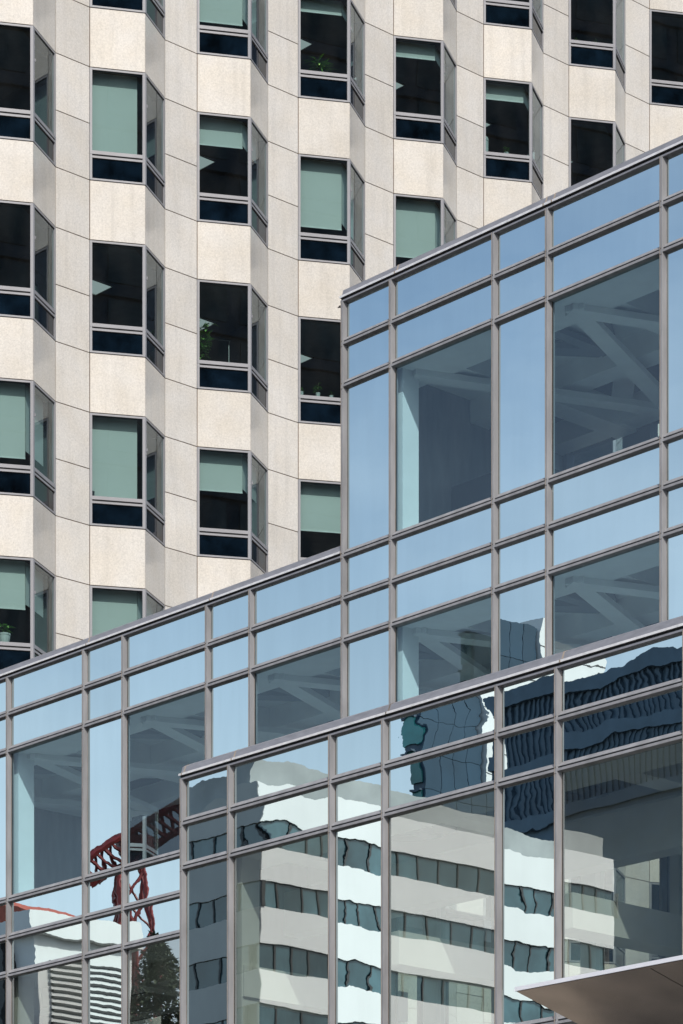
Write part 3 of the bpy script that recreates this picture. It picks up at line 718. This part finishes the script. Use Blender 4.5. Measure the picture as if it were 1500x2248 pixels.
# white slab tower to its right
qS1 = mir(1290, t_at(1290, sB), 'C')[1]
st_ = thing('white_slab_tower', FM(sB, qB1, ZG), 'white slab tower mirrored right of the dark blue tower', 'building')
q, q2 = MB(), MB()
q.box(FM, sB - 9, sB + .35, qB1 + .3, qS1, ZG, hB + 1.2)
z = hB - 2
while z > ZG + 6:
    q2.box(FM, sB + .3, sB + .37, qB1 + .3, qS1, z, z + .12)
    for j in range(3): q2.box(FM, sB + .3, sB + .37, qB1 + 6 + j*9, qB1 + 8 + j*9, z - 2.6, z - .6) if j != 0 else None
    z -= 3.6
q.build('wall', M['bwhite'], st_); q2.build('window', M['bmull'], st_)
# dark slate hall roof climbing to the right
tD = 300.0; sD, qD = mir(1092, tD, 'C'); hD = mz(1548, tD)
dk = thing('dark_slate_hall', FM(sD, qD, ZG), 'dark ribbed slate hall mirrored in the front block at far right', 'building')
q, q2 = MB(), MB()
LD = s_at(1530, qD) - sD
q.box(FM, sD, sD + LD, qD, qD + 8, ZG, hD - 3.2)
for z0, z1, o_ in ((hD - 1.5, hD, .6), (hD - 7.2, hD - 5.8, .55), (hD - 12.8, hD - 11.6, .45)): q.box(FM, sD - .2, sD + LD, qD - o_, qD + 8, z0, z1)
x = sD
while x < sD + LD:
    for z0, z1 in ((hD - 5.8, hD - 1.5), (hD - 11.6, hD - 7.2)): q2.box(FM, x, x + .28, qD - .2, qD + .2, z0, z1)
    x += .75
q.box(FM, sD, sD + LD, qD + .1, qD + 8, hD - 3.3, hD - .5)
q.build('wall', M['slate'], dk); q2.build('rib', M['slate2'], dk)
# red luffing crane
tK = 128.0
def mp(x, y, t, plane='A'):
    s_, q_ = mir(x, t, plane); return FM(s_, q_, mz(y, t))
def lattice(mb, a_, b_, w, nseg, r):
    a_, b_ = Vector(a_), Vector(b_); d = (b_ - a_).normalized(); x_ = d.cross(Vector((.3, .9, .2))).normalized()*w; y_ = d.cross(x_).normalized()*w
    cs4 = [x_ + y_, x_ - y_, -x_ - y_, -x_ + y_]
    for c_ in cs4: mb.tube([a_ + c_, b_ + c_], [r, r], 6)
    for i in range(nseg):
        for k_ in range(4):
            p0 = a_.lerp(b_, i/nseg) + cs4[k_]; p1 = a_.lerp(b_, (i + 1)/nseg) + cs4[(k_ + 1) % 4]; mb.tube([p0, p1], [r*.7, r*.7], 5)
cr = thing('crane', mp(300, 3300, tK), 'dark red lattice crane mirrored in the left panes', 'crane')
q = MB(); lattice(q, mp(300, 3300, tK), mp(300, 1850, tK), .5, 22, .10); q.build('mast', M['red'], cr)
q = MB(); lattice(q, mp(185, 1925, tK), mp(420, 1775, tK), .5, 13, .12); q.build('jib', M['red'], cr)
q = MB(); c_ = mp(300, 1862, tK); q.tube([c_ + Vector((0, 0, -.35)), c_ + Vector((0, 0, .35))], [.8, .8], 10); q.build('slewing_ring', M['red'], cr)
# white louvred house with a red ridge
tH = 100.0; sH, qH = mir(70, tH, 'A'); hH = mz(1985, tH); qH1 = mir(268, t_at(268, sH), 'A')[1]
hs = thing('louvred_house', FM(sH, qH, ZG), 'white house with black louvre stripes and red ridge tiles mirrored at lower left', 'house')
q, q2, q3, q4 = MB(), MB(), MB(), MB()
q.box(FM, sH - 8, sH, qH, qH1, ZG, hH - .25); q.box(FM, sH - 8.4, sH + .35, qH - .3, qH1 + .25, hH - .95, hH - .25)
z = hH - 1.75
while z > ZG + .5: q2.box(FM, sH, sH + .14, qH + .5, qH1 - .35, z - .075, z + .005); q.box(FM, sH, sH + .10, qH + .45, qH1 - .35, z - .20, z - .085); z -= .215
q3.hull([FM(sH + .1, qH - .2, hH - .25), FM(sH - 3.5, qH - .2, hH + .85), FM(sH - 7, qH - .2, hH - .25)], [FM(sH + .1, qH1 + .2, hH - .25), FM(sH - 3.5, qH1 + .2, hH + .85), FM(sH - 7, qH1 + .2, hH - .25)])
for j in range(4): q4.box(FM, sH - 8 + j*2, sH - 7.2 + j*2, qH - .28, qH + .1, ZG + 3, hH - 1.0)
q.build('wall', M['bwhite'], hs); q2.build('louvre', M['bmull'], hs); q3.build('roof', M['redtile'], hs); q4.build('window', M['bmull'], hs)
# bare street tree and a clump of shrubs
def bare_tree(p, h_, seed, label):
    R = random.Random(seed); t = thing('bare_tree', p, label, 'tree'); q, cw = MB(), MB()
    tp = p + Vector((0, 0, h_*.55)); q.tube([p, p + Vector((.1, 0, h_*.3)), tp], [.22, .17, .11], 8)
    def br(a_, d, ln, r, lv):
        b_ = a_ + d*ln; q_ = q if lv > 2 else cw
        q_.tube([a_, a_.lerp(b_, .5) + Vector((R.uniform(-.1, .1), R.uniform(-.1, .1), .05)), b_], [r, r*.8, r*.55], 5)
        if lv:
            for _ in range(3): br(a_.lerp(b_, R.uniform(.55, 1)), (d + Vector((R.uniform(-.7, .7), R.uniform(-.7, .7), R.uniform(-.2, .5)))).normalized(), ln*R.uniform(.6, .8), r*.66, lv - 1)
    for i in range(6):
        an = i*1.05 + R.uniform(-.3, .3); br(p + Vector((.1, 0, h_*R.uniform(.35, .55))), Vector((math.cos(an)*.6, math.sin(an)*.6, .9)).normalized(), h_*.2, .15, 3)
    q.build('trunk', M['bark'], t); cw.build('crown', M['bark'], t)
sK, qK = mir(362, 118, 'A'); bare_tree(FM(sK, qK, ZG), mz(1985, 118) - ZG, 3, 'leafless street tree mirrored below the crane')
sK, qK = mir(330, 106, 'A'); zk = mz(2066, 106)
p = FM(sK, qK, ZG); t = thing('evergreen_tree', p, 'dark evergreen treetop mirrored under the bare branches', 'tree')
q = MB(); q.tube([p, p + Vector((0, 0, (zk - ZG)*.8))], [.25, .1], 8); q.build('trunk', M['bark'], t)
q = MB(); R = random.Random(5)
for i in range(12000):
    hh = R.random()**.8; an = R.uniform(0, 6.28); rad = (4.2*(1 - hh*hh) + .2)*R.uniform(.35, 1.05)*(1 + .25*math.sin(an*3 + hh*9) + .12*math.sin(an*7 + hh*21))
    c_ = p + Vector((math.cos(an)*rad, math.sin(an)*rad, (zk - ZG)*(.35 + .65*hh)))
    q.leaf(c_, (R.uniform(-1, 1), R.uniform(-1, 1), R.uniform(-.6, .6)), (0, 0, 1), R.uniform(.18, .34), .14)
q.build('crown', M['bush'], t, False)

# unseen dark tower added behind the camera to darken the granite tower's window reflections
ot = thing('added_dark_tower', (62, -75, 0), 'unseen dark tower added to darken reflections in the granite tower front windows', 'building')
FO = Frame((31, -64, 0), (1, 0, 0), (0, 1, 0))
q = MB(); q.box(FO, 0, 68, -22, 0, 0, 140); q.build('wall', M['slate'], ot)
q, q2 = MB(), MB(); z = 4.0
while z < 136:
    q2.box(FO, -.2, 68.2, -.1, .35, z - 1.0, z - .2)
    for i in range(13): q.box(FO, .8 + i*5.15, 4.9 + i*5.15, -.1, .12, z, z + 2.6)
    z += 3.8
q.build('window', M['bglass'], ot); q2.build('sill_band', M['slate'], ot)
